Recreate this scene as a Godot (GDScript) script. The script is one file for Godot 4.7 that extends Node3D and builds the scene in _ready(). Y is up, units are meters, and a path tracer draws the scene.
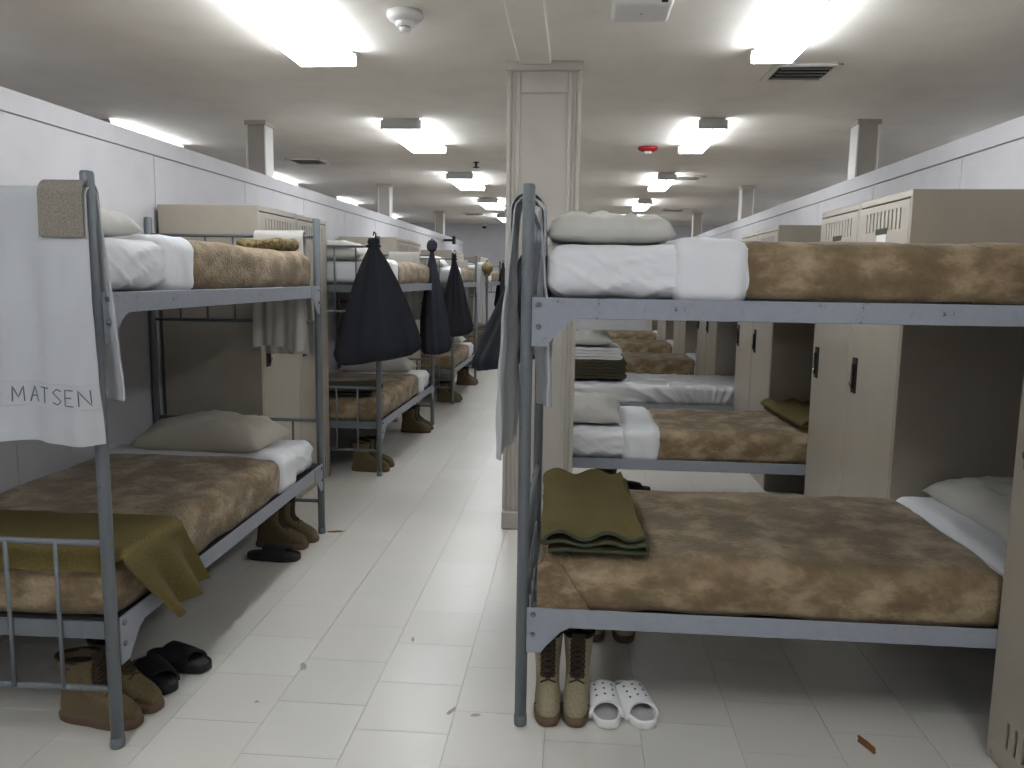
extends Node3D
# Barracks bay: bunks along both sides of an aisle, lockers between them, fluorescent lights overhead.

const CEIL := 2.595
const WL := -2.352     # aisle face of the partition behind the lengthwise bunks
const WR := 1.945      # aisle face of the partition behind the crosswise bunks
const WTOP := 2.18
const BL := 2.07       # bunk length, post to post
const BW := 0.93       # bunk width, post to post
const LAMP_Z := [-3.66, -6.52, -9.47, -12.25, -15.05, -0.8, 1.95]

var M := {}
var taken := {}
var rng := RandomNumberGenerator.new()
var nz := FastNoiseLite.new()

# ---------------------------------------------------------------- set-up of the shot
func shot() -> void:
	var cam := Camera3D.new()
	cam.name = "camera"
	cam.position = Vector3(0, 1.44, 0)
	cam.rotation_degrees = Vector3(-7.57, 4.537, 0.82)
	cam.fov = 51.62
	cam.near = 0.05
	cam.far = 100.0
	add_child(cam)
	cam.current = true
	var we := WorldEnvironment.new()
	we.name = "world_environment"
	var e := Environment.new()
	e.background_mode = Environment.BG_COLOR
	e.background_color = Color(0, 0, 0)
	e.tonemap_mode = Environment.TONE_MAPPER_LINEAR
	e.tonemap_exposure = 1.36
	e.sdfgi_enabled = true
	e.ssao_enabled = true
	e.ssil_enabled = true
	we.environment = e
	add_child(we)

const LAMP_ENERGY := 0.15
const LAMP_COLOR := Color(0.96, 0.98, 1.0)
const LENS_GLOW := 10.0
const SIDE_GLOW := 14.5

# ---------------------------------------------------------------- helpers: nodes
func numbered(n: String) -> String:
	if not taken.has(n):
		taken[n] = 0
		return n
	taken[n] += 1
	return "%s_%03d" % [n, taken[n]]

func metas(o: Node, label: String, category: String, group := "", kind := "") -> void:
	if label: o.set_meta("label", label)
	if category: o.set_meta("category", category)
	if group: o.set_meta("group", group)
	if kind: o.set_meta("kind", kind)

func thing(called: String, label: String, category: String, xf := Transform3D(), group := "") -> Node3D:
	var o := Node3D.new()
	o.name = numbered(called)
	add_child(o)
	o.transform = xf
	metas(o, label, category, group)
	return o

func part(called: String, st: SurfaceTool, mat: Material, parent: Node, xf := Transform3D()) -> MeshInstance3D:
	var o := MeshInstance3D.new()
	o.name = called
	o.mesh = fin(st, mat)
	o.transform = xf
	parent.add_child(o, true)
	return o

func inst(called: String, mesh: Mesh, parent: Node, xf := Transform3D()) -> MeshInstance3D:
	var o := MeshInstance3D.new()
	o.name = called
	o.mesh = mesh
	o.transform = xf
	parent.add_child(o, true)
	return o

func solo(called: String, mesh: Mesh, label: String, category: String, xf := Transform3D(), group := "") -> MeshInstance3D:
	var o := MeshInstance3D.new()
	o.name = numbered(called)
	o.mesh = mesh
	add_child(o)
	o.transform = xf
	metas(o, label, category, group)
	return o

func struct(called: String, st: SurfaceTool, mat: Material) -> MeshInstance3D:
	var o := MeshInstance3D.new()
	o.name = called
	o.mesh = fin(st, mat)
	add_child(o)
	o.set_meta("kind", "structure")
	return o

func dup(o: Node3D, base: String, xf: Transform3D, label: String) -> Node3D:
	var c: Node3D = o.duplicate()
	c.name = numbered(base)
	add_child(c)
	c.transform = xf
	c.set_meta("label", label)
	return c

func T(x: float, y: float, z: float) -> Transform3D:
	return Transform3D(Basis(), Vector3(x, y, z))

func RY(a: float, p := Vector3.ZERO) -> Transform3D:
	return Transform3D(Basis(Vector3.UP, a), p)

# ---------------------------------------------------------------- helpers: shapes
func new_st(smooth := false) -> SurfaceTool:
	var st := SurfaceTool.new()
	st.begin(Mesh.PRIMITIVE_TRIANGLES)
	st.set_smooth_group(0 if smooth else -1)
	return st

func fin(st: SurfaceTool, mat: Material) -> ArrayMesh:
	st.generate_normals()
	st.index()
	st.set_material(mat)
	return st.commit()

func tri(st: SurfaceTool, a: Vector3, b: Vector3, c: Vector3) -> void:
	for p in [a, b, c]:
		st.set_uv(Vector2(p.x, p.y))
		st.add_vertex(p)

# a, b, c, d run clockwise seen from outside
func quad(st: SurfaceTool, a: Vector3, b: Vector3, c: Vector3, d: Vector3) -> void:
	for p in [a, b, c, a, c, d]:
		st.set_uv(Vector2(p.x + p.z, p.y))
		st.add_vertex(p)

func box(st: SurfaceTool, lo: Vector3, hi: Vector3) -> void:
	var a := lo; var b := hi
	quad(st, Vector3(a.x, b.y, b.z), Vector3(b.x, b.y, b.z), Vector3(b.x, a.y, b.z), Vector3(a.x, a.y, b.z))
	quad(st, Vector3(b.x, b.y, a.z), Vector3(a.x, b.y, a.z), Vector3(a.x, a.y, a.z), Vector3(b.x, a.y, a.z))
	quad(st, Vector3(b.x, b.y, b.z), Vector3(b.x, b.y, a.z), Vector3(b.x, a.y, a.z), Vector3(b.x, a.y, b.z))
	quad(st, Vector3(a.x, b.y, a.z), Vector3(a.x, b.y, b.z), Vector3(a.x, a.y, b.z), Vector3(a.x, a.y, a.z))
	quad(st, Vector3(a.x, b.y, a.z), Vector3(b.x, b.y, a.z), Vector3(b.x, b.y, b.z), Vector3(a.x, b.y, b.z))
	quad(st, Vector3(a.x, a.y, b.z), Vector3(b.x, a.y, b.z), Vector3(b.x, a.y, a.z), Vector3(a.x, a.y, a.z))

# box with its top edges chamfered
func bbox(st: SurfaceTool, lo: Vector3, hi: Vector3, c := 0.004) -> void:
	var m := (lo + hi) * 0.5
	var h := (hi - lo) * 0.5
	var q := func(sx, sy, sz, ax) -> Vector3:
		var v := Vector3(sx * h.x, sy * h.y, sz * h.z)
		if ax != 0: v.x -= sx * c
		if ax != 1: v.y -= sy * c
		if ax != 2: v.z -= sz * c
		return m + v
	for ax in 3:
		for s in [-1, 1]:
			var p := []
			for k in [[-1, -1], [1, -1], [1, 1], [-1, 1]]:
				var sg := [0, 0, 0]
				sg[ax] = s
				sg[(ax + 1) % 3] = k[0]
				sg[(ax + 2) % 3] = k[1]
				p.append(q.call(sg[0], sg[1], sg[2], ax))
			if s > 0: quad(st, p[3], p[2], p[1], p[0])
			else: quad(st, p[0], p[1], p[2], p[3])
	for ax in 3:      # edges along axis ax
		var b1 := (ax + 1) % 3
		var b2 := (ax + 2) % 3
		for s1 in [-1, 1]:
			for s2 in [-1, 1]:
				var g := func(sa, face) -> Vector3:
					var sg := [0, 0, 0]
					sg[ax] = sa; sg[b1] = s1; sg[b2] = s2
					return q.call(sg[0], sg[1], sg[2], face)
				var p0: Vector3 = g.call(-1, b1); var p1: Vector3 = g.call(1, b1)
				var p2: Vector3 = g.call(1, b2); var p3: Vector3 = g.call(-1, b2)
				if s1 * s2 > 0: quad(st, p3, p2, p1, p0)
				else: quad(st, p0, p1, p2, p3)
	for sx in [-1, 1]:
		for sy in [-1, 1]:
			for sz in [-1, 1]:
				var a: Vector3 = q.call(sx, sy, sz, 0); var b: Vector3 = q.call(sx, sy, sz, 1); var d: Vector3 = q.call(sx, sy, sz, 2)
				if sx * sy * sz > 0: tri(st, a, d, b)
				else: tri(st, a, b, d)

# extruded polygon (counter-clockwise in xy seen from +z), between z0 and z1
func prism(st: SurfaceTool, poly: PackedVector2Array, z0: float, z1: float, xf := Transform3D()) -> void:
	var idx := Geometry2D.triangulate_polygon(poly)
	for i in range(0, idx.size(), 3):
		var a := poly[idx[i]]; var b := poly[idx[i + 1]]; var c := poly[idx[i + 2]]
		if (b - a).cross(c - a) > 0.0:
			var t := b; b = c; c = t
		tri(st, xf * Vector3(a.x, a.y, z1), xf * Vector3(b.x, b.y, z1), xf * Vector3(c.x, c.y, z1))
		tri(st, xf * Vector3(a.x, a.y, z0), xf * Vector3(c.x, c.y, z0), xf * Vector3(b.x, b.y, z0))
	for i in poly.size():
		var a := poly[i]; var b := poly[(i + 1) % poly.size()]
		quad(st, xf * Vector3(a.x, a.y, z1), xf * Vector3(b.x, b.y, z1), xf * Vector3(b.x, b.y, z0), xf * Vector3(a.x, a.y, z0))

func tube(st: SurfaceTool, pts: Array, r: float, n := 10, flat := 1.0) -> void:
	var rings := []
	var side := Vector3.ZERO
	for i in pts.size():
		var d: Vector3 = (pts[mini(i + 1, pts.size() - 1)] - pts[maxi(i - 1, 0)]).normalized()
		if side == Vector3.ZERO:
			side = d.cross(Vector3.UP if absf(d.y) < 0.9 else Vector3.RIGHT).normalized()
		side = (side - d * side.dot(d)).normalized()
		var up := d.cross(side)
		var ring := []
		for k in n:
			var a := TAU * k / n
			ring.append(pts[i] + (side * cos(a) + up * sin(a) * flat) * r)
		rings.append(ring)
	for i in rings.size() - 1:
		for k in n:
			var k2 := (k + 1) % n
			quad(st, rings[i][k], rings[i][k2], rings[i + 1][k2], rings[i + 1][k])
	for k in n:
		var k2 := (k + 1) % n
		tri(st, pts[0], rings[0][k2], rings[0][k])
		tri(st, pts[-1], rings[-1][k], rings[-1][k2])

# profile of (radius, height) turned round y
func lathe(st: SurfaceTool, prof: Array, n := 24, xf := Transform3D()) -> void:
	for i in prof.size() - 1:
		for k in n:
			var a := TAU * k / n; var b := TAU * (k + 1) / n
			var p0: Vector2 = prof[i]; var p1: Vector2 = prof[i + 1]
			quad(st, xf * Vector3(p0.x * cos(a), p0.y, p0.x * sin(a)), xf * Vector3(p1.x * cos(a), p1.y, p1.x * sin(a)),
				xf * Vector3(p1.x * cos(b), p1.y, p1.x * sin(b)), xf * Vector3(p0.x * cos(b), p0.y, p0.x * sin(b)))

# rounded box with a displacement; faces: string of +x -x +y -y +z -z letters "XxYyZz"
func soft_box(st: SurfaceTool, h: Vector3, r: float, faces: String, seg: float, disp: Callable) -> void:
	var dirs := {"X": [0, 1], "x": [0, -1], "Y": [1, 1], "y": [1, -1], "Z": [2, 1], "z": [2, -1]}
	var inner := h - Vector3(r, r, r)
	for f in faces:
		var ax: int = dirs[f][0]
		var s: int = dirs[f][1]
		var u := (ax + 1) % 3
		var v := (ax + 2) % 3
		var us := ticks(h[u], r, seg)
		var vs := ticks(h[v], r, seg)
		var g := []
		for a in us:
			var row := []
			for b in vs:
				var p := Vector3.ZERO
				p[ax] = s * h[ax]; p[u] = a; p[v] = b
				var q := p.clamp(-inner, inner)
				var o: Vector3 = q + (p - q).normalized() * r
				row.append(disp.call(o, (p - q).normalized()))
			g.append(row)
		for i in us.size() - 1:
			for j in vs.size() - 1:
				if s > 0: quad(st, g[i][j + 1], g[i + 1][j + 1], g[i + 1][j], g[i][j])
				else: quad(st, g[i][j], g[i + 1][j], g[i + 1][j + 1], g[i][j + 1])

func ticks(h: float, r: float, seg: float) -> Array:
	var a := []
	var m := maxi(3, int(ceil(r / seg)))
	for i in m: a.append(-h + r * pow(float(i) / m, 0.8))
	var n := maxi(1, int(ceil((2 * h - 2 * r) / seg)))
	for i in range(0, n + 1): a.append(-h + r + (2 * h - 2 * r) * i / n)
	for i in range(m - 1, -1, -1): a.append(h - r * pow(float(i) / m, 0.8))
	return a

# a sheet of cloth with thickness; f(u, v) for u, v in 0..1
func cloth(st: SurfaceTool, f: Callable, nu: int, nv: int, th: float) -> void:
	var g := []
	for i in nu + 1:
		var row := []
		for j in nv + 1: row.append(f.call(float(i) / nu, float(j) / nv))
		g.append(row)
	var top := []
	var bot := []
	for i in nu + 1:
		var rt := []
		var rb := []
		for j in nv + 1:
			var du: Vector3 = g[mini(i + 1, nu)][j] - g[maxi(i - 1, 0)][j]
			var dv: Vector3 = g[i][mini(j + 1, nv)] - g[i][maxi(j - 1, 0)]
			var n := du.cross(dv).normalized() * th * 0.5
			rt.append(g[i][j] + n)
			rb.append(g[i][j] - n)
		top.append(rt)
		bot.append(rb)
	for i in nu:
		for j in nv:
			quad(st, top[i][j], top[i][j + 1], top[i + 1][j + 1], top[i + 1][j])
			quad(st, bot[i][j], bot[i + 1][j], bot[i + 1][j + 1], bot[i][j + 1])
	st.set_smooth_group(1)
	for i in nu:
		quad(st, bot[i][0], top[i][0], top[i + 1][0], bot[i + 1][0])
		quad(st, top[i][nv], bot[i][nv], bot[i + 1][nv], top[i + 1][nv])
	for j in nv:
		quad(st, top[0][j], bot[0][j], bot[0][j + 1], top[0][j + 1])
		quad(st, bot[nu][j], top[nu][j], top[nu][j + 1], bot[nu][j + 1])
	st.set_smooth_group(0)

# ---------------------------------------------------------------- materials
func noise_tex(freq: float, ramp: Array, seed_: int, octaves := 4, warp := 0.0, size := 512, kind := FastNoiseLite.TYPE_SIMPLEX_SMOOTH, normal := false, bump := 4.0) -> NoiseTexture2D:
	var n := FastNoiseLite.new()
	n.noise_type = kind
	n.frequency = freq
	n.seed = seed_
	n.fractal_octaves = octaves
	if warp > 0.0:
		n.domain_warp_enabled = true
		n.domain_warp_amplitude = warp
		n.domain_warp_frequency = freq * 0.7
	var t := NoiseTexture2D.new()
	t.width = size
	t.height = size
	t.seamless = true
	t.noise = n
	if normal:
		t.as_normal_map = true
		t.bump_strength = bump
	if ramp:
		var g := Gradient.new()
		var offs := PackedFloat32Array()
		var cols := PackedColorArray()
		for r in ramp:
			offs.append(r[0])
			cols.append(r[1])
		g.offsets = offs
		g.colors = cols
		t.color_ramp = g
	return t

func c8(r: float, g: float, b: float) -> Color:
	return Color(r / 255.0, g / 255.0, b / 255.0)

func mat(called: String, col: Color, rough: float, tex: Texture2D = null, scale := 1.0, bump: Texture2D = null, bscale := 1.0) -> StandardMaterial3D:
	var m := StandardMaterial3D.new()
	m.resource_name = called
	m.albedo_color = col
	m.roughness = rough
	if tex or bump:
		m.uv1_triplanar = true
		m.uv1_world_triplanar = true
		m.uv1_scale = Vector3(scale, scale, scale)
	if tex:
		m.albedo_texture = tex
	if bump:
		m.normal_enabled = true
		m.normal_texture = bump
		m.normal_scale = bscale
	M[called] = m
	return m

func grey(a: float) -> Color:
	return Color(a, a, a)

func materials() -> void:
	var weave := noise_tex(0.25, [], 11, 2, 0.0, 256, FastNoiseLite.TYPE_VALUE, true, 3.0)
	var pile := noise_tex(0.12, [], 12, 3, 0.0, 512, FastNoiseLite.TYPE_SIMPLEX, true, 5.0)
	var dust := noise_tex(0.012, [[0.0, grey(0.955)], [0.5, grey(0.985)], [1.0, grey(1.0)]], 3, 5, 20.0)
	# paint with chips knocked out of it
	var chip := noise_tex(0.03, [[0.0, grey(0.35)], [0.10, grey(0.4)], [0.125, grey(0.95)], [0.6, grey(1.0)], [1.0, grey(0.96)]], 5, 5, 30.0)
	mat("steel", c8(106, 112, 117), 0.42, chip, 2.0)
	mat("rail_steel", c8(146, 151, 161), 0.45, chip, 1.3)
	mat("dark_steel", c8(52, 53, 56), 0.6)
	mat("bolt", c8(120, 122, 128), 0.35).metallic = 0.6
	mat("deck", c8(34, 33, 34), 0.8)
	mat("locker", c8(175, 167, 153), 0.30, dust, 0.7)
	mat("handle", c8(30, 29, 28), 0.5)
	mat("chrome", c8(190, 190, 190), 0.2).metallic = 1.0
	mat("card", c8(235, 235, 232), 0.7)
	mat("tape", c8(74, 72, 55), 0.9)
	mat("wall", c8(192, 191, 195), 0.55, dust, 0.5)
	mat("cream", c8(178, 172, 163), 0.5, dust, 0.6)
	mat("ceiling", c8(238, 234, 226), 0.9, dust, 0.35)
	# floor tiles: faint chips of tone in the vinyl, scuffs and worn wax
	var tone := [c8(214, 210, 202), c8(212, 208, 200), c8(216, 213, 206), c8(211, 209, 203)]
	for i in 4:
		mat("tile%d" % i, tone[i], 0.30)
	mat("joint", c8(150, 143, 134), 0.9)
	mat("scuff", c8(164, 160, 153), 0.8)
	mat("stain", c8(128, 84, 40), 0.8)
	# fabrics
	mat("sheet", c8(226, 227, 230), 0.9, null, 5.0, weave, 0.12)
	mat("fold", c8(226, 227, 230), 0.9, null, 5.0, weave, 0.12)
	mat("pillow", c8(202, 200, 193), 0.9, null, 5.0, weave, 0.12)
	mat("pillow_grey", c8(186, 180, 167), 0.9, null, 5.0, weave, 0.12)
	mat("towel", c8(182, 184, 187), 0.95, null, 6.0, pile, 0.7)
	mat("towel_grey", c8(190, 187, 181), 0.95, null, 6.0, pile, 0.7)
	var wash := noise_tex(0.05, [[0.0, c8(118, 110, 100)], [0.5, c8(136, 128, 118)], [1.0, c8(154, 146, 136)]], 31, 3)
	mat("washcloth", Color.WHITE, 0.95, wash, 4.0, pile, 1.0)
	# brushed plush: the nap lies in light and dark strokes
	var plush := noise_tex(0.0065, [[0.0, c8(102, 86, 62)], [0.36, c8(119, 101, 75)], [0.50, c8(134, 115, 88)], [0.64, c8(154, 135, 107)], [1.0, c8(182, 164, 136)]], 41, 6, 40.0, 1024)
	plush.noise.fractal_gain = 0.6
	var pm := mat("plush", Color.WHITE, 1.0, plush, 0.85, pile, 0.3)
	pm.uv1_scale = Vector3(0.7, 1.2, 0.7)
	pm.rim_enabled = true
	pm.rim = 0.3
	pm.rim_tint = 0.7
	var wool := noise_tex(0.06, [[0.0, c8(88, 76, 37)], [0.5, c8(101, 88, 45)], [1.0, c8(115, 101, 55)]], 51, 4)
	mat("wool", Color.WHITE, 1.0, wool, 2.5, pile, 0.6)
	mat("wool_edge", c8(64, 72, 56), 1.0)
	var wool2 := noise_tex(0.06, [[0.0, c8(58, 56, 42)], [0.5, c8(70, 67, 50)], [1.0, c8(84, 80, 62)]], 52, 4)
	mat("wool_dark", Color.WHITE, 1.0, wool2, 2.5, pile, 0.6)
	var camo := noise_tex(0.02, [[0.0, c8(70, 56, 36)], [0.38, c8(84, 68, 44)], [0.42, c8(134, 120, 84)], [0.6, c8(142, 126, 90)], [0.63, c8(104, 100, 66)], [1.0, c8(112, 104, 70)]], 53, 2, 20.0)
	mat("camo", Color.WHITE, 1.0, camo, 3.0)
	mat("bag", c8(32, 34, 43), 0.85, null, 5.0, weave, 0.3)
	mat("cord", c8(22, 22, 25), 0.9)
	mat("plastic_cover", c8(205, 205, 207), 0.3, null, 3.0, null)
	# leather and rubber
	var suede := noise_tex(0.04, [[0.0, c8(124, 114, 92)], [0.5, c8(146, 135, 110)], [1.0, c8(164, 153, 128)]], 61, 4)
	mat("suede", Color.WHITE, 0.95, suede, 5.0)
	var suede2 := noise_tex(0.04, [[0.0, c8(84, 73, 50)], [0.5, c8(104, 91, 64)], [1.0, c8(122, 108, 80)]], 62, 4)
	mat("suede_brown", Color.WHITE, 0.95, suede2, 5.0)
	mat("boot_sole", c8(102, 82, 64), 0.8)
	mat("boot_inside", c8(48, 38, 30), 0.95)
	mat("lace", c8(70, 58, 40), 0.95)
	mat("beige_suede", c8(170, 158, 136), 0.95)
	mat("white_rubber", c8(236, 236, 234), 0.55)
	mat("grey_rubber", c8(168, 168, 166), 0.7)
	mat("black_rubber", c8(28, 28, 32), 0.6)
	mat("hole", c8(88, 88, 92), 0.9)
	mat("ink", c8(84, 88, 104), 0.95)
	# ceiling fittings
	mat("white_plastic", c8(226, 225, 222), 0.5)
	mat("fixture", c8(200, 200, 198), 0.45)
	mat("vent", c8(222, 220, 214), 0.5)
	mat("vent_dark", c8(70, 67, 63), 0.9)
	mat("red", c8(170, 28, 30), 0.45)
	mat("black_plastic", c8(30, 30, 32), 0.5)
	var lens := mat("lens", c8(245, 245, 245), 0.4)
	lens.emission_enabled = true
	lens.emission = LAMP_COLOR
	lens.emission_energy_multiplier = LENS_GLOW
	var wing := mat("lens_side", c8(245, 245, 245), 0.4)
	wing.emission_enabled = true
	wing.emission = LAMP_COLOR
	wing.emission_energy_multiplier = SIDE_GLOW

# ---------------------------------------------------------------- setting
func setting() -> void:
	var x0 := -5.6; var x1 := 5.2; var z0 := -17.2; var z1 := 3.0
	# floor slab with its tiles
	var st := new_st()
	box(st, Vector3(x0, -0.12, z0), Vector3(x1, -0.003, z1))
	var floor_ := struct("floor", st, M.joint)
	var s := 0.305
	var g := 0.0007
	var meshes := []
	for i in 4:
		st = new_st()
		var b := 0.0007
		box(st, Vector3(-s / 2 + g, -0.0032, -s / 2 + g), Vector3(s / 2 - g, -b, s / 2 - g))
		quad(st, Vector3(-s / 2 + g + b, 0, -s / 2 + g + b), Vector3(s / 2 - g - b, 0, -s / 2 + g + b), Vector3(s / 2 - g - b, 0, s / 2 - g - b), Vector3(-s / 2 + g + b, 0, s / 2 - g - b))
		meshes.append(fin(st, M["tile%d" % i]))
	var rest := new_st()
	for k in range(-6, 9):
		var xa := -0.677 + s * k
		var xb := xa + s
		if xb > WR + 0.05 and xa > WR: continue
		var ph := -2.335 if k % 2 == 0 else -2.475
		for j in range(-60, 18):
			var zb := ph + s * j
			var za := zb - s
			if za < z0 or zb > z1: continue
			var cx := (xa + xb) / 2; var cz := (za + zb) / 2
			var whole := xa > WL and xb < WR
			var near := cz < -1.15 and cz > -4.75 and absf(cx / (cz - 0.6)) < 0.9
			var aisle := cz <= -4.75 and cz > -11.2 and cx > -1.75 and cx < 0.0
			if whole and (near or aisle):
				var r := rng.randf()
				inst("tile", meshes[0 if r < 0.4 else (1 if r < 0.7 else (2 if r < 0.93 else 3))], floor_, T(cx, 0, cz))
			else:
				var lo := Vector3(maxf(xa + g, WL), -0.0032, za + g)
				var hi := Vector3(minf(xb - g, WR), 0, zb - g)
				if hi.x > lo.x: box(rest, lo, hi)
	var ro := part("far_tiles", rest, M.tile0, floor_)
	ro.set_meta("kind", "stuff")
	# rust-brown marks on the tiles
	for a in [[0.945, -2.415, 0.015, 0.048, 0.25], [-1.33, -4.27, 0.05, 0.018, 0.2]]:
		st = new_st()
		var poly := PackedVector2Array()
		for i in 18:
			var t := TAU * i / 18
			var rr := 1.0 + 0.45 * nz.get_noise_2d(cos(t) * 60 + a[0] * 90, sin(t) * 60)
			poly.append(Vector2(cos(t) * a[2] * rr, sin(t) * a[3] * rr))
		prism(st, poly, 0.0, 0.0006, Transform3D(Basis(Vector3.UP, a[4]) * Basis(Vector3.RIGHT, -PI / 2), Vector3(a[0], 0.0001, a[1])))
		part("rust_stain", st, M.stain, floor_)
	for a in [[-0.98, -2.72, 0.012, 0.03, 0.3], [-0.385, -2.47, 0.008, 0.03, -0.4], [-0.30, -2.455, 0.016, 0.01, 0.2], [-1.05, -2.46, 0.008, 0.006, 0.0], [0.72, -4.5, 0.012, 0.02, 0.3], [-0.62, -2.98, 0.006, 0.022, 0.2]]:
		st = new_st()
		var poly := PackedVector2Array()
		for i in 14:
			var t := TAU * i / 14
			var rr := 1.0 + 0.5 * nz.get_noise_2d(cos(t) * 70 + a[0] * 190, sin(t) * 70)
			poly.append(Vector2(cos(t) * a[2] * rr, sin(t) * a[3] * rr))
		prism(st, poly, 0.0, 0.0004, Transform3D(Basis(Vector3.UP, a[4]) * Basis(Vector3.RIGHT, -PI / 2), Vector3(a[0], 0.0001, a[1])))
		part("scuff_mark", st, M.scuff, floor_)
	# ceiling
	st = new_st()
	box(st, Vector3(x0, CEIL, z0), Vector3(x1, CEIL + 0.12, z1))
	struct("ceiling", st, M.ceiling)
	st = new_st()
	bbox(st, Vector3(-0.335, CEIL - 0.02, -4.42), Vector3(-0.165, CEIL + 0.01, 2.9), 0.005)
	struct("trim_1", st, M.ceiling)
	# outer walls
	for w in [["wall_far", Vector3(x0, 0, z0 - 0.12), Vector3(x1, CEIL, z0)], ["wall_back", Vector3(x0, 0, z1), Vector3(x1, CEIL, z1 + 0.12)],
			["wall_outer_left", Vector3(x0 - 0.12, 0, z0), Vector3(x0, CEIL, z1)], ["wall_outer_right", Vector3(x1, 0, z0), Vector3(x1 + 0.12, CEIL, z1)]]:
		st = new_st()
		box(st, w[1], w[2])
		struct(w[0], st, M.wall)
	# partitions: panels side by side, a band along the top
	for side in [-1, 1]:
		var face := WL if side < 0 else WR
		st = new_st()
		var xa: float = face + side * 0.012
		var xb: float = face + side * 0.19
		box(st, Vector3(minf(xa, xb), 0, -16.4), Vector3(maxf(xa, xb), WTOP, 1.2))
		var w := struct("wall_left" if side < 0 else "wall_right", st, M.wall)
		var zz := -4.345 + 1.22 * 4
		while zz > -16.3:
			var ze := maxf(zz - 1.22, -16.4)
			st = new_st()
			bbox(st, Vector3(minf(face, xa + side * 0.001), 0.005, ze + 0.003), Vector3(maxf(face, xa + side * 0.001), WTOP - 0.095, zz - 0.003), 0.002)
			part("panel", st, M.wall, w)
			zz -= 1.22
		st = new_st()
		var bx: float = face - side * 0.004
		bbox(st, Vector3(minf(bx, xb), WTOP - 0.09, -16.4), Vector3(maxf(bx, xb), WTOP + 0.004, 1.2), 0.003)
		part("top_band", st, M.wall, w)

func pillar() -> void:
	# the broad beige pillar at the aisle
	var t := thing("pillar", "broad beige floor-to-ceiling pillar with moulded corner trim between crosswise bunks", "pillar", T(-0.2, 0, -4.43))
	var st := new_st()
	box(st, Vector3(-0.185, 0, -0.125), Vector3(0.185, CEIL, -0.012))
	part("core", st, M.cream, t)
	for s in [-1, 1]:
		for k in 3:
			st = new_st()
			var a: float = [0.128, 0.152, 0.178][k]
			var b: float = [0.150, 0.176, 0.200][k]
			var d: float = [0.004, 0.010, 0.000][k]
			bbox(st, Vector3(minf(s * a, s * b), 0.12, -0.03), Vector3(maxf(s * a, s * b), CEIL - 0.05, -d), 0.004)
			part("corner_moulding", st, M.cream, t)
		st = new_st()
		bbox(st, Vector3(minf(s * 0.185, s * 0.197), 0.12, -0.13), Vector3(maxf(s * 0.185, s * 0.197), CEIL - 0.05, -0.03), 0.003)
		part("side_panel", st, M.cream, t)
	st = new_st()
	bbox(st, Vector3(-0.205, CEIL - 0.05, -0.135), Vector3(0.205, CEIL, 0.004), 0.004)
	part("head_trim", st, M.cream, t)
	st = new_st()
	bbox(st, Vector3(-0.127, CEIL - 0.165, -0.02), Vector3(0.127, CEIL - 0.05, -0.005), 0.003)
	part("head_panel", st, M.cream, t)
	st = new_st()
	bbox(st, Vector3(-0.203, 0, -0.135), Vector3(0.203, 0.105, 0.004), 0.006)
	part("base_trim", st, M.cream, t)
	# square columns rising from the partitions
	for side in [-1, 1]:
		var n := 0
		for z in [-6.02, -10.05, -14.1]:
			n += 1
			var x: float = (WL - 0.095) if side < 0 else (WR + 0.095)
			var o := thing("partition_column", "square white-trimmed column number %s along the partition behind the %s bunks" % [["one", "two", "three"][n - 1], "lengthwise" if side < 0 else "crosswise"], "column", T(x, 0, z), "partition columns")
			st = new_st()
			box(st, Vector3(-0.068, WTOP + 0.004, -0.14), Vector3(0.068, CEIL, 0.0))
			part("shaft", st, M.cream, o)
			for s in [-1, 1]:
				st = new_st()
				bbox(st, Vector3(minf(s * 0.064, s * 0.076), WTOP + 0.004, -0.15), Vector3(maxf(s * 0.064, s * 0.076), CEIL - 0.03, 0.008), 0.003)
				part("edge_trim", st, M.white_plastic, o)
			st = new_st()
			bbox(st, Vector3(-0.084, CEIL - 0.035, -0.16), Vector3(0.084, CEIL, 0.016), 0.003)
			part("cap", st, M.cream, o)

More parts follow.
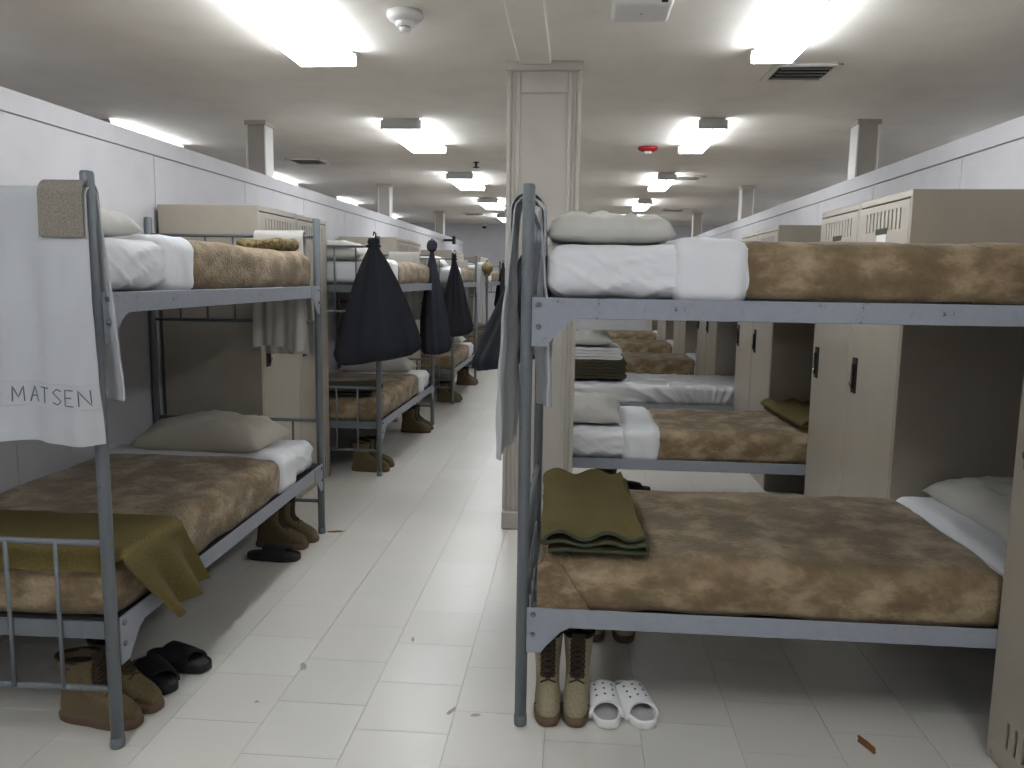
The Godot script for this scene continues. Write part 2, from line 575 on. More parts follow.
# ---------------------------------------------------------------- lights and ceiling fittings
func make_fixture(w: float, ribs: int) -> Node3D:
	var t := thing("fluorescent_light", "", "ceiling light")
	var l := 1.13
	var st := new_st()
	bbox(st, Vector3(-w / 2 + 0.012, -0.034, -l / 2), Vector3(w / 2 - 0.012, 0, l / 2), 0.003)
	part("housing", st, M.fixture, t)
	# wrap-around lens with sloped sides
	st = new_st()
	prism(st, PackedVector2Array([Vector2(-w / 2 + 0.012, -0.076), Vector2(w / 2 - 0.012, -0.076), Vector2(w / 2 - 0.012, -0.072), Vector2(-w / 2 + 0.012, -0.072)]), -l / 2 + 0.008, l / 2 - 0.008)
	var ln := part("lens", st, M.lens, t)
	for q in [-1, 1]:
		st = new_st()
		var poly := PackedVector2Array([Vector2(-w / 2, -0.033), Vector2(-w / 2, -0.055), Vector2(-w / 2 + 0.013, -0.076), Vector2(-w / 2 + 0.017, -0.076), Vector2(-w / 2 + 0.004, -0.055), Vector2(-w / 2 + 0.004, -0.033)])
		if q > 0:
			for i in poly.size(): poly[i].x *= -1.0
			poly.reverse()
		prism(st, poly, -l / 2 + 0.008, l / 2 - 0.008)
		part("side_lens", st, M.lens_side, t)
	for i in ribs:
		st = new_st()
		box(st, Vector3(-0.004, -0.0795, -l / 2 + 0.01), Vector3(0.004, -0.077, l / 2 - 0.01))
		part("lens_seam", st, M.fixture, ln)
	for s in [-1, 1]:
		st = new_st()
		bbox(st, Vector3(-w / 2 - 0.002, -0.077, s * l / 2 - 0.009), Vector3(w / 2 + 0.002, -0.012, s * l / 2 + 0.009), 0.003)
		part("end_cap", st, M.fixture, t)
	var al := AreaLight3D.new()
	al.name = "tube_light"
	al.area_size = Vector2(w - 0.03, l - 0.04)
	al.light_energy = LAMP_ENERGY
	al.light_color = LAMP_COLOR
	al.shadow_enabled = true
	al.area_range = 30.0
	al.area_attenuation = 2.0
	al.position = Vector3(0, -0.083, 0)
	al.rotation.x = -PI / 2
	t.add_child(al)
	return t

func lights() -> void:
	var nth := ["first", "second", "third", "fourth", "fifth", "sixth", "seventh"]
	var wide := make_fixture(0.30, 0)
	var slim := make_fixture(0.205, 1)
	for i in 7:
		var z: float = LAMP_Z[i]
		var a := ("wide fluorescent ceiling light over the lengthwise bunks, %s from the smoke detector" % nth[i]) if i < 5 else "wide fluorescent ceiling light before the lengthwise bunks, %s" % ["next to the first", "farthest from the bunks"][i - 5]
		var b := ("narrow two-tube fluorescent ceiling light over the crosswise bunks, %s from the access point" % nth[i]) if i < 5 else "narrow fluorescent ceiling light before the crosswise bunks, %s" % ["next to the first", "farthest from the bunks"][i - 5]
		for r in [[wide, -1.32, a], [slim, 0.94, b]]:
			var o: Node3D = r[0]
			if i == 0:
				o.transform = T(r[1], CEIL, z)
				o.set_meta("label", r[2])
				o.set_meta("group", "fluorescent ceiling lights")
			else:
				dup(o, "fluorescent_light", T(r[1], CEIL, z), r[2])
	# the bays beyond the partitions are lit the same way
	for i in 6:
		dup(wide, "fluorescent_light", T(-3.70, CEIL, LAMP_Z[i]), "fluorescent ceiling light beyond the partition behind the lengthwise bunks, %s in its row" % nth[i])
		dup(wide, "fluorescent_light", T(3.5, CEIL, LAMP_Z[i]), "fluorescent ceiling light beyond the partition behind the crosswise bunks, %s in its row" % nth[i])

func fittings() -> void:
	var st := new_st(true)
	var t := thing("smoke_detector", "round white smoke detector on the ceiling between the two nearest light fixtures", "smoke detector", T(-0.784, CEIL, -3.63))
	lathe(st, [Vector2(0, 0), Vector2(0.078, 0), Vector2(0.08, -0.02), Vector2(0.07, -0.034), Vector2(0.045, -0.04), Vector2(0, -0.04)])
	part("base", st, M.white_plastic, t)
	st = new_st(true)
	lathe(st, [Vector2(0, -0.04), Vector2(0.042, -0.04), Vector2(0.044, -0.052), Vector2(0.036, -0.062), Vector2(0.0, -0.062)])
	part("chamber", st, M.white_plastic, t)
	st = new_st(true)
	lathe(st, [Vector2(0, -0.06), Vector2(0.024, -0.06), Vector2(0.024, -0.066), Vector2(0, -0.066)])
	part("vent_ring", st, M.vent_dark, t)
	st = new_st(true)
	lathe(st, [Vector2(0, -0.066), Vector2(0.026, -0.066), Vector2(0.024, -0.078), Vector2(0.012, -0.084), Vector2(0, -0.085)])
	part("sensor_cap", st, M.white_plastic, t)

	t = thing("access_point", "square white wireless access point on the ceiling near the pillar", "access point", T(0.237, CEIL, -3.47))
	st = new_st(true)
	soft_box(st, Vector3(0.12, 0.034, 0.12), 0.018, "XxYyZz", 0.06, func(p, _n): return p + Vector3(0, -0.034, 0))
	part("casing", st, M.white_plastic, t)
	st = new_st(true)
	lathe(st, [Vector2(0, -0.068), Vector2(0.004, -0.068), Vector2(0.004, -0.0695), Vector2(0, -0.0695)], 10)
	part("status_light", st, M.ink, t)
	st = new_st()
	box(st, Vector3(0.07, -0.062, 0.105), Vector3(0.095, -0.05, 0.1215))
	part("latch", st, M.black_plastic, t)

	t = thing("fire_strobe", "small red ceiling fire alarm strobe with a clear lens", "fire alarm", T(0.589, CEIL, -7.22))
	st = new_st(true)
	lathe(st, [Vector2(0, 0), Vector2(0.085, 0), Vector2(0.085, -0.02), Vector2(0.06, -0.036), Vector2(0, -0.036)])
	part("base", st, M.red, t)
	st = new_st()
	bbox(st, Vector3(-0.03, -0.06, -0.02), Vector3(0.03, -0.034, 0.02), 0.006)
	part("strobe_lens", st, M.white_plastic, t)

	t = thing("sprinkler_head", "tiny metal sprinkler head hanging from the ceiling past the pillar", "sprinkler", T(-1.04, CEIL, -8.15))
	st = new_st(true)
	lathe(st, [Vector2(0, 0), Vector2(0.03, 0), Vector2(0.03, -0.006), Vector2(0.012, -0.012), Vector2(0.01, -0.05), Vector2(0, -0.05)], 14)
	part("body", st, M.dark_steel, t)
	st = new_st(true)
	lathe(st, [Vector2(0, -0.05), Vector2(0.032, -0.05), Vector2(0.032, -0.056), Vector2(0, -0.056)], 14)
	part("deflector", st, M.dark_steel, t)

	# supply vents
	var v := [[1.2, -4.69, "white louvred ceiling vent beside the first narrow light fixture"], [-2.75, -8.1, "dark ceiling vent above the partition behind the lengthwise bunks"],
		[-1.9, -14.6, "ceiling vent near the far wall by the last partition column"], [1.2, -9.3, "ceiling vent beside the third narrow light fixture"], [1.55, -13.4, "ceiling vent beyond the fourth narrow light fixture"]]
	for a in v:
		t = thing("ceiling_vent", a[2], "vent", T(a[0], CEIL, a[1]), "ceiling vents")
		st = new_st()
		box(st, Vector3(-0.15, -0.006, -0.15), Vector3(0.15, -0.001, 0.15))
		part("backing", st, M.vent_dark, t)
		st = new_st()
		for s in [-1, 1]:
			bbox(st, Vector3(minf(s * 0.145, s * 0.18), -0.014, -0.18), Vector3(maxf(s * 0.145, s * 0.18), 0, 0.18), 0.003)
			bbox(st, Vector3(-0.18, -0.0135, minf(s * 0.145, s * 0.18)), Vector3(0.18, 0, maxf(s * 0.145, s * 0.18)), 0.003)
		part("frame", st, M.vent, t)
		for k in 4:
			st = new_st()
			var z := -0.1 + 0.065 * k
			prism(st, PackedVector2Array([Vector2(z, -0.006), Vector2(z + 0.006, -0.006), Vector2(z + 0.04, -0.022), Vector2(z + 0.034, -0.022)]), -0.13, 0.13, Transform3D(Basis(Vector3.UP, -PI / 2), Vector3.ZERO))
			part("louvre", st, M.vent, t)

	t = thing("security_camera", "small white dome security camera with black lens on the far wall", "camera", T(-2.0, CEIL - 0.06, -17.2))
	st = new_st(true)
	lathe(st, [Vector2(0, 0.05), Vector2(0.05, 0.05), Vector2(0.06, 0.02), Vector2(0.06, 0), Vector2(0, 0)], 16, T(0, 0, 0.08))
	part("mount", st, M.white_plastic, t)
	st = new_st()
	box(st, Vector3(-0.03, 0, 0), Vector3(0.03, 0.04, 0.08))
	part("arm", st, M.white_plastic, t)
	st = new_st(true)
	lathe(st, [Vector2(0.05, 0), Vector2(0.048, -0.02), Vector2(0.03, -0.045), Vector2(0, -0.052)], 16, T(0, 0, 0.08))
	part("dome", st, M.black_plastic, t)

	t = thing("wall_speaker", "black bracket with upright box fixed to the last partition column", "speaker", T(WL + 0.0, 2.09, -14.0))
	st = new_st()
	box(st, Vector3(0, -0.02, -0.02), Vector3(0.2, 0.02, 0.02))
	part("arm", st, M.black_plastic, t)
	st = new_st()
	bbox(st, Vector3(0.16, -0.07, -0.05), Vector3(0.21, 0.07, 0.05), 0.005)
	part("box", st, M.black_plastic, t)

# ---------------------------------------------------------------- bunk frames
func make_bunk() -> Node3D:
	var t := thing("bunk_bed", "", "bunk bed")
	var st: SurfaceTool
	for x in [0.0, BL]:
		var hh := 1.722 if x == 0.0 else 1.745
		for z in [0.0, -BW]:
			st = new_st(true)
			var r := 0.019
			lathe(st, [Vector2(0, 0.03), Vector2(r, 0.03), Vector2(r, hh - 0.008), Vector2(r * 0.85, hh - 0.002), Vector2(0, hh)], 16, T(x, 0, z))
			var po := part("post", st, M.steel, t)
			st = new_st(true)
			lathe(st, [Vector2(0, 0), Vector2(r * 1.05, 0), Vector2(r * 1.12, 0.01), Vector2(r * 1.08, 0.034), Vector2(0, 0.034)], 16, T(x, 0, z))
			part("foot_cap", st, M.steel, po)
	for lv in 2:
		var y0 := 0.342 + 0.98 * lv
		var y1 := y0 + 0.062
		for z in [0.0, -BW]:
			var so := 1.0 if z == 0.0 else -1.0
			# L-shaped side rail
			st = new_st()
			var za: float = z + so * 0.008
			bbox(st, Vector3(0.03, y0, minf(za, za + so * 0.005)), Vector3(BL - 0.03, y1, maxf(za, za + so * 0.005)), 0.0015)
			box(st, Vector3(0.06, y0, minf(za, za - so * 0.035)), Vector3(BL - 0.06, y0 + 0.004, maxf(za, za - so * 0.035)))
			part("side_rail", st, M.rail_steel, t)
			for x in [0.0, BL]:
				var sx := 1.0 if x == 0.0 else -1.0
				st = new_st()
				var poly := PackedVector2Array([Vector2(0.016, -0.085), Vector2(0.062, -0.085), Vector2(0.078, -0.062), Vector2(0.125, -0.012), Vector2(0.15, 0.0), Vector2(0.15, 0.062), Vector2(0.016, 0.064)])
				if sx < 0:
					poly.reverse()
					for i in poly.size(): poly[i].x *= -1.0
				var zb: float = za + so * 0.0052
				prism(st, poly, minf(zb, zb + so * 0.004), maxf(zb, zb + so * 0.004), T(x, y0, 0))
				var br := part("bracket", st, M.rail_steel, t)
				for by in [0.042, -0.025]:
					st = new_st()
					lathe(st, [Vector2(0, 0.008), Vector2(0.007, 0.008), Vector2(0.009, 0.005), Vector2(0.009, 0.0), Vector2(0, 0)], 6, Transform3D(Basis(Vector3.RIGHT, so * PI / 2), Vector3(x + sx * 0.036, y0 + by, zb + so * 0.004)))
					part("bolt", st, M.bolt, br)
		# ends: rail and grille
		for x in [0.0, BL]:
			var sx := 1.0 if x == 0.0 else -1.0
			st = new_st()
			bbox(st, Vector3(x - 0.004, y0 + 0.004, -BW + 0.02), Vector3(x + 0.004, y0 + 0.058, -0.02), 0.0015)
			part("end_rail", st, M.steel, t)
			var top := 0.645 if lv == 0 else 1.648
			var low := 0.187 if lv == 0 else 1.19
			for y in [top, low]:
				st = new_st(true)
				tube(st, [Vector3(x, y, -BW + 0.01), Vector3(x, y, -0.01)], 0.0095, 10)
				part("cross_bar", st, M.steel, t)
			for k in range(1, 6):
				st = new_st(true)
				var z := -BW * k / 6.0
				tube(st, [Vector3(x - sx * 0.009, low, z), Vector3(x - sx * 0.009, top, z)], 0.0065, 8)
				part("upright_bar", st, M.steel, t)
		st = new_st()
		box(st, Vector3(0.05, y1 - 0.026, -BW + 0.02), Vector3(BL - 0.05, y1 - 0.018, -0.016))
		part("spring_deck", st, M.deck, t)
	return t

# ---------------------------------------------------------------- bedding; x runs from the pillow end, origin at the middle of the deck
const MH := Vector3(0.98, 0.079, 0.445)

func wrinkle(p: Vector3, n: Vector3, k: float) -> Vector3:
	var side := absf(n.z)
	var t := clampf((-0.58 - p.x) / 0.38, 0.0, 1.0)         # 0 at the fold, 1 at the pillow end
	var near := (1.0 - t) * (1.0 if p.x < -0.55 else 0.0)
	# gathers fan out from the fold
	var fan := p.y * (1.0 - 0.35 * t) + 0.09 * t * t + 0.02 * sin(p.x * 14.0)
	var g := 1.0 - absf(sin(fan * 62.0 + 1.5 * nz.get_noise_2d(p.x * 120 + k, p.y * 60)))
	var w := pow(g, 3.0) * 0.014 * side * (0.35 + 0.65 * near)
	var g2 := 1.0 - absf(sin((p.y * 1.0 + (p.x + 0.8) * 0.55) * 38.0 + 2.0))
	w += pow(g2, 5.0) * 0.011 * side * t
	w += nz.get_noise_3d(p.x * 200, p.y * 300, p.z * 200 + k) * 0.007
	return p + n * w * (1.0 if p.x < -0.5 else 0.4)

func sag(p: Vector3) -> Vector3:     # the top swells a little, the corners are soft
	var c := (1.0 - pow(p.x / 0.99, 4.0)) * (1.0 - pow(p.z / 0.47, 4.0))
	if p.y > 0: p.y += 0.012 * c
	return p

func make_mattress(m: Material) -> Mesh:
	var st := new_st(true)
	soft_box(st, MH, 0.05, "XxYyZz", 0.0125, func(p, n): return sag(wrinkle(p, n, 0.0)) + Vector3(0, MH.y, 0))
	return fin(st, m)

func make_cover() -> Mesh:      # mattress in a drawn-up protective cover
	var st := new_st(true)
	soft_box(st, MH, 0.045, "XxYyZz", 0.014, func(p, n):
		var fan := atan2(p.y + 0.25, p.x + 0.25)
		var w := pow(absf(sin(fan * 17.0 + nz.get_noise_2d(p.x * 90, p.y * 90) * 2.0)), 5.0) * 0.022 * absf(n.z)
		w += pow(absf(sin(p.x * 9.0 + p.z * 6.0 + 3.0 * nz.get_noise_2d(p.x * 120, p.z * 120))), 8.0) * 0.009 * maxf(n.y, 0.0)
		return sag(p + n * w) + Vector3(0, MH.y, 0))
	return fin(st, M.plastic_cover)

func shell(h: Vector3, x_from: float, x_to: float, faces: String, r: float, mtl: Material, amp: float, k: float, drop := 0.0) -> Mesh:
	var st := new_st(true)
	var cx := (x_from + x_to) / 2
	var hh := Vector3((x_to - x_from) / 2, h.y, h.z)
	soft_box(st, hh, r, faces, 0.03, func(p, n):
		var q: Vector3 = p
		if not faces.contains("x") and q.x < -hh.x + r: q = Vector3(q.x, p.y, p.z)
		q.x += cx
		var w := nz.get_noise_3d(q.x * 160 + k, q.y * 200, q.z * 160) * amp
		w += nz.get_noise_3d(q.x * 420 + k, q.y * 500, q.z * 420) * amp * 0.35
		if mtl == M.fold: w += pow(1.0 - absf(sin(q.x * 34.0 + q.y * 9.0 + 2.0 * nz.get_noise_2d(q.y * 120, q.z * 120 + k))), 4.0) * 0.005
		q = sag(q + n * w)
		if q.y < 0: q.y -= drop * (0.5 + 0.5 * nz.get_noise_2d(q.x * 200, k))
		return q + Vector3(0, MH.y, 0))
	return fin(st, mtl)

func make_blanket(k: float, x_from: float) -> Mesh:
	return shell(MH + Vector3(0, 0.013, 0.013), x_from, 0.992, "XYZz", 0.052, M.plush, 0.011, k)

func make_fold(k: float, x_from: float, x_to: float) -> Mesh:
	return shell(MH + Vector3(0, 0.021, 0.022), x_from, x_to, "xXYZz", 0.05, M.fold, 0.006, k)

func make_pillow(sx: float, sz: float, hgt: float, k: float, mtl: Material, full := 3.2, under := 0.38) -> Mesh:
	var st := new_st(true)
	var n := 30
	for s in [1.0, -1.0]:
		var f := func(i: int, j: int) -> Vector3:
			var u := -1.0 + 2.0 * i / n
			var v := -1.0 + 2.0 * j / n
			var e := pow(maxf(0.0, 1.0 - pow(absf(u), full)), 1.76 / full) * pow(maxf(0.0, 1.0 - pow(absf(v), full)), 1.76 / full)
			var pin := 1.0 - 0.07 * (u * u * (1.0 - v * v) + v * v * (1.0 - u * u))
			var y: float = s * e * hgt * ((1.0 - under) if s > 0 else under)
			y += e * (nz.get_noise_2d(u * 70 + k, v * 70) * 0.022 + nz.get_noise_2d(u * 190 + k, v * 90 + u * 60) * 0.010) * (1.0 if s > 0 else 0.2)
			return Vector3(u * sx / 2 * pin, y + hgt * under, v * sz / 2 * pin)
		for i in n:
			for j in n:
				var a: Vector3 = f.call(i, j); var b: Vector3 = f.call(i + 1, j); var c: Vector3 = f.call(i + 1, j + 1); var d: Vector3 = f.call(i, j + 1)
				if s > 0: quad(st, a, b, c, d)
				else: quad(st, d, c, b, a)
	return fin(st, mtl)

# cloth folded back and forth; cross-section in xy, extruded along z
func fold_path(w: float, layers: int, gap: float) -> Array:
	var path := []
	for l in layers:
		for i in 13:
			var t := i / 12.0
			path.append(Vector2((t - 0.5) * w if l % 2 == 0 else (0.5 - t) * w, l * gap))
		if l < layers - 1:
			var ex := w * 0.5 if l % 2 == 0 else -w * 0.5
			for i in range(1, 4):
				var a := -PI / 2 + PI * i / 4.0
				path.append(Vector2(ex + signf(ex) * cos(a) * gap * 0.6, (l + 0.5) * gap + sin(a) * gap * 0.5))
	return path

func fold_at(u: float, v: float, path: Array, d: float, th: float, gap: float, wave: float, k: float) -> Vector3:
	var n := path.size() - 1
	var f := u * n
	var i := mini(int(f), n - 1)
	var p: Vector2 = path[i].lerp(path[i + 1], f - i)
	var z := (v - 0.5) * d
	var edge := pow(absf(v * 2.0 - 1.0), 3.0)
	var lift := p.y / (gap * 2.0) + 0.1
	var y := p.y + th * 0.5 + 0.002 + wave * edge * (0.5 + 0.5 * sin(p.x * 42.0 + k)) * lift
	y += nz.get_noise_2d(p.x * 200 + k, z * 200 + p.y * 900) * 0.004
	return Vector3(p.x + nz.get_noise_2d(z * 160 + k, p.y * 2000) * 0.012, y, z + nz.get_noise_2d(p.x * 150, k + p.y * 900) * 0.012)

func make_folded(w: float, d: float, layers: int, th: float, gap: float, wave: float, k: float, mtl: Material) -> Mesh:
	var st := new_st(true)
	var path := fold_path(w, layers, gap)
	cloth(st, fold_at.bind(path, d, th, gap, wave, k), (path.size() - 1) * 2, 22, th)
	return fin(st, mtl)

# towel over a bar: bar runs along local x at the origin, the front drop faces +z
func make_towel(w: float, front: float, back: float, k: float, mtl: Material, amp := 0.014, slant := 0.0, gap := 0.016, flare := 0.04) -> Mesh:
	var st := new_st(true)
	cloth(st, towel_at.bind(w, front, back, k, amp, slant, gap, flare), 40, 60, 0.006)
	return fin(st, mtl)

func towel_at(u: float, v: float, w: float, front: float, back: float, k: float, amp: float, slant: float, gap: float, flare: float) -> Vector3:
	var arc := PI * gap
	var total := front + arc + back
	var s := v * total
	var x := (u - 0.5) * w
	var fr := front + slant * (u - 0.5) + 0.017 * front * sin(u * 7.0 + k)
	var y: float; var z: float; var drop: float
	if s < front:
		drop = (front - s) / front * fr
		y = -drop; z = gap
	elif s < front + arc:
		var a := (s - front) / gap
		drop = 0.0
		y = sin(a) * gap; z = cos(a) * gap
	else:
		drop = s - front - arc
		y = -drop; z = -gap
	var sgn := 1.0 if s < front + arc * 0.5 else -1.0
	var wv := sin(u * 15.0 + k) * 0.6 + sin(u * 31.0 + k * 2.0 + drop * 3.0) * 0.3 + nz.get_noise_2d(u * 120 + k * 7.0, drop * 90) * 0.9
	z += (wv + 0.9) * amp * minf(1.0, drop * 3.0) * sgn
	x += (u - 0.5) * flare * drop + (0.0 if sgn > 0 else 0.05 * drop)
	return Vector3(x, y, z)

# laundry bag: hung from its gathered neck at the origin, hanging down
func make_bag(called: String, label: String, xf: Transform3D, h: float, w: float, d: float, lean: float, k: float) -> Node3D:
	var t := thing(called, label, "laundry bag", xf, "black laundry bags hung on bunk posts")
	var st := new_st(true)
	var prof := [[0.0, 0.10], [0.03, 0.13], [0.06, 0.10], [0.09, 0.13], [0.2, 0.30], [0.35, 0.48], [0.5, 0.65], [0.65, 0.80], [0.78, 0.92], [0.88, 1.0], [0.94, 0.97], [0.98, 0.80], [1.0, 0.35], [1.0, 0.0]]
	var n := 44
	var rings := []
	for p in prof:
		var ring := []
		for i in n:
			var a := TAU * i / n
			var pl: float = 1.0 + (0.16 * sin(a * 5.0 + k + p[0] * 2.0) + 0.12 * sin(a * 11.0 + 2.0 * k - p[0])) * (1.0 - p[0] * 0.45) + 0.16 * nz.get_noise_3d(cos(a) * 60, sin(a) * 60, p[0] * 150 + k * 40)
			var x: float = cos(a) * w * 0.5 * p[1] * pl + lean * p[0] * p[0]
			var z: float = sin(a) * d * 0.5 * (p[1] * 0.9 + 0.1) * pl if p[1] > 0.0 else 0.0
			var y: float = -p[0] * h + x * 0.18 * p[0] - 0.03 * absf(x) / w * p[0]
			ring.append(Vector3(x, y, z))
		rings.append(ring)
	for i in rings.size() - 1:
		for j in n:
			var j2 := (j + 1) % n
			quad(st, rings[i][j], rings[i][j2], rings[i + 1][j2], rings[i + 1][j])
	for j in n:
		tri(st, Vector3(0, 0.002, 0), rings[0][(j + 1) % n], rings[0][j])
	part("sack", st, M.bag, t)
	st = new_st(true)
	var loop := []
	for i in 17:
		var a := TAU * i / 16.0
		loop.append(Vector3(cos(a) * (w * 0.07 + 0.008), -0.062 * h + 0.004 * sin(3 * a), sin(a) * (d * 0.09 + 0.01)))
	tube(st, loop, 0.005, 6)
	tube(st, [Vector3(0.01, -0.05 * h, d * 0.05), Vector3(0.02, 0.03, 0.01), Vector3(0.0, 0.045, -0.02), Vector3(-0.01, 0.02, -0.03)], 0.005, 6)
	part("drawstring", st, M.cord, t)
	return t

# ---------------------------------------------------------------- footwear; toe towards +z, sole on y = 0
func outline(l: float, w: float, n := 36) -> PackedVector2Array:
	var p := PackedVector2Array()
	for i in n:
		var a := TAU * i / n
		var z := sin(a) * l / 2
		var t := z / (l / 2)
		var half := w / 2 * (0.84 + 0.16 * smoothstep(-0.5, 0.5, t) - 0.10 * exp(-pow((t + 0.1) / 0.35, 2.0)))
		var c := signf(cos(a)) * pow(absf(cos(a)), 0.62)
		p.append(Vector2(c * half, z))
	return p

func make_boot(upper: Material, label: String, hgt := 0.27) -> Node3D:
	var t := thing("combat_boot", label, "boot", Transform3D(), "boots stowed under the bunks")
	var l := 0.285
	var w := 0.098
	var st := new_st(true)
	# lugged sole
	var o := outline(l, w)
	var lay := [[0.0, 0.95], [0.004, 1.0], [0.02, 1.02], [0.032, 0.99], [0.036, 0.9]]
	slices(st, lay.map(func(a): return [a[0], -l / 2 * a[1], l / 2 * a[1], w * a[1]]), true)
	part("sole", st, M.boot_sole, t)
	st = new_st(true)
	# upper, sliced level by level: [height, heel, front, width]
	var up := [[0.028, -0.137, 0.137, 0.092], [0.045, -0.137, 0.137, 0.094], [0.06, -0.136, 0.128, 0.092], [0.075, -0.134, 0.108, 0.088], [0.09, -0.132, 0.076, 0.084], [0.105, -0.13, 0.046, 0.08],
		[0.125, -0.127, 0.018, 0.082], [0.15, -0.127, 0.0, 0.086], [0.18, -0.130, -0.002, 0.092], [0.22, -0.136, 0.0, 0.098], [0.25, -0.139, 0.004, 0.102]]
	for a in up:
		if a[0] > 0.1: a[0] = 0.1 + (a[0] - 0.1) * (hgt - 0.1) / 0.15
	slices(st, up, false)
	var u := part("upper", st, upper, t)
	st = new_st(true)
	for s in [[0.06, 0.129, 0.08]]:
		var pts := []
		for i in 9:
			var a := -1.0 + 2.0 * i / 8.0
			pts.append(Vector3(a * 0.045, 0.046 + 0.03 * (1.0 - a * a), 0.1 - 0.02 * a * a))
		tube(st, pts, 0.002, 6)
	part("toe_seam", st, M.lace, u)
	st = new_st(true)
	var rim := []
	for i in 25:
		var a := TAU * i / 24.0
		rim.append(Vector3(cos(a) * 0.051, hgt + 0.004 * sin(2 * a), -0.07 + sin(a) * 0.067))
	tube(st, rim, 0.006, 8)
	part("collar", st, M.boot_inside, t)
	st = new_st(true)
	var ins := []
	for i in 24:
		var a := TAU * i / 24.0
		ins.append(Vector2(cos(a) * 0.044, sin(a) * 0.063))
	prism(st, ins, 0, 0.003, Transform3D(Basis(Vector3.RIGHT, -PI / 2), Vector3(0, hgt - 0.03, -0.07)))
	part("lining", st, M.boot_inside, t)
	st = new_st(true)
	cloth(st, func(a, b):
		var y: float = lerpf(0.115, hgt + 0.02, b)
		return Vector3((a - 0.5) * 0.046, y, front_of(y, up) + 0.003 - 4.0 * 0.008 * pow(a - 0.5, 2.0)), 6, 10, 0.004)
	part("tongue", st, M.boot_inside, t)
	st = new_st(true)
	for i in 7:
		var y := 0.105 + (hgt - 0.12) * i / 6.5
		var y2 := 0.105 + (hgt - 0.12) * (i + 1) / 6.5
		var z := front_of(y, up) + 0.006
		var z2 := front_of(y2, up) + 0.006
		tube(st, [Vector3(-0.026, y, z - 0.008), Vector3(0, (y + y2) / 2, (z + z2) / 2 + 0.003), Vector3(0.026, y2, z2 - 0.008)], 0.0028, 6)
		tube(st, [Vector3(0.026, y, z - 0.008), Vector3(0, (y + y2) / 2, (z + z2) / 2 + 0.001), Vector3(-0.026, y2, z2 - 0.008)], 0.0028, 6)
	part("laces", st, M.lace, t)
	return t

func front_of(y: float, up: Array) -> float:
	for i in up.size() - 1:
		if y <= up[i + 1][0]:
			return lerpf(up[i][2], up[i + 1][2], clampf((y - up[i][0]) / (up[i + 1][0] - up[i][0]), 0.0, 1.0))
	return up[-1][2]

func slices(st: SurfaceTool, lv: Array, cap: bool) -> void:
	var n := 32
	var rings := []
	for a in lv:
		var ring := []
		var base := outline(1.0, 1.0, n)
		for p in base: ring.append(Vector3(p.x * a[3] * (1.0 if a[0] < 0.1 else 1.06), a[0], lerpf(a[1], a[2], p.y + 0.5)))
		rings.append(ring)
	for i in rings.size() - 1:
		for j in n:
			var j2 := (j + 1) % n
			quad(st, rings[i + 1][j], rings[i + 1][j2], rings[i][j2], rings[i][j])
	if cap:
		var c := Vector3(0, lv[-1][0], 0)
		var c0 := Vector3(0, lv[0][0], 0)
		for j in n:
			tri(st, c, rings[-1][(j + 1) % n], rings[-1][j])
			tri(st, c0, rings[0][j], rings[0][(j + 1) % n])

func make_slide(m: Material, bed: Material, dots: bool, label: String) -> Node3D:
	var t := thing("slide_sandal", label, "sandal", Transform3D(), "slide sandals on the floor")
	var l := 0.275
	var w := 0.108
	var st := new_st(true)
	slices(st, [[0.0, -l / 2 * 0.95, l / 2 * 0.95, w * 0.93], [0.005, -l / 2, l / 2, w], [0.026, -l / 2 * 1.0, l / 2 * 1.0, w * 1.02], [0.034, -l / 2 * 0.985, l / 2 * 0.985, w * 0.97], [0.033, -l / 2 * 0.955, l / 2 * 0.955, w * 0.9], [0.028, -l / 2 * 0.93, l / 2 * 0.93, w * 0.86]], true)
	part("footbed", st, m, t)
	st = new_st(true)
	slices(st, [[0.027, -l / 2 * 0.93, l / 2 * 0.93, w * 0.85], [0.0295, -l / 2 * 0.91, l / 2 * 0.91, w * 0.83]], true)
	part("insole", st, bed, t)
	st = new_st(true)
	var arch := func(a: float, b: float) -> Vector3:
		var th := PI * a
		var z := lerpf(-0.035, 0.075, b)
		var hw := 0.057 - 0.004 * b
		var hy: float = lerpf(0.052, 0.036, b * b)
		return Vector3(-cos(th) * hw, 0.012 + pow(sin(th), 0.7) * (hy + 0.012), z + 0.018 * cos(2 * th) * (b - 0.5) + 0.015 * sin(th) * (1.0 - b) * -1.0)
	cloth(st, arch, 24, 10, 0.009)
	var s := part("strap", st, m, t)
	if dots:
		st = new_st()
		for i in 3:
			for j in 3:
				var p: Vector3 = arch.call(0.34 + 0.16 * i, 0.22 + 0.25 * j)
				var q: Vector3 = arch.call(0.35 + 0.16 * i, 0.22 + 0.25 * j)
				var r: Vector3 = arch.call(0.34 + 0.16 * i, 0.24 + 0.25 * j)
				var nrm := (q - p).cross(r - p).normalized()
				if nrm.y < 0: nrm = -nrm
				var side := nrm.cross(Vector3.BACK).normalized()
				lathe(st, [Vector2(0.0042, 0.0042), Vector2(0.0042, 0.0052), Vector2(0, 0.0052)], 8, Transform3D(Basis(side, nrm, side.cross(nrm)), p))
		part("perforations", st, M.hole, s)
	return t

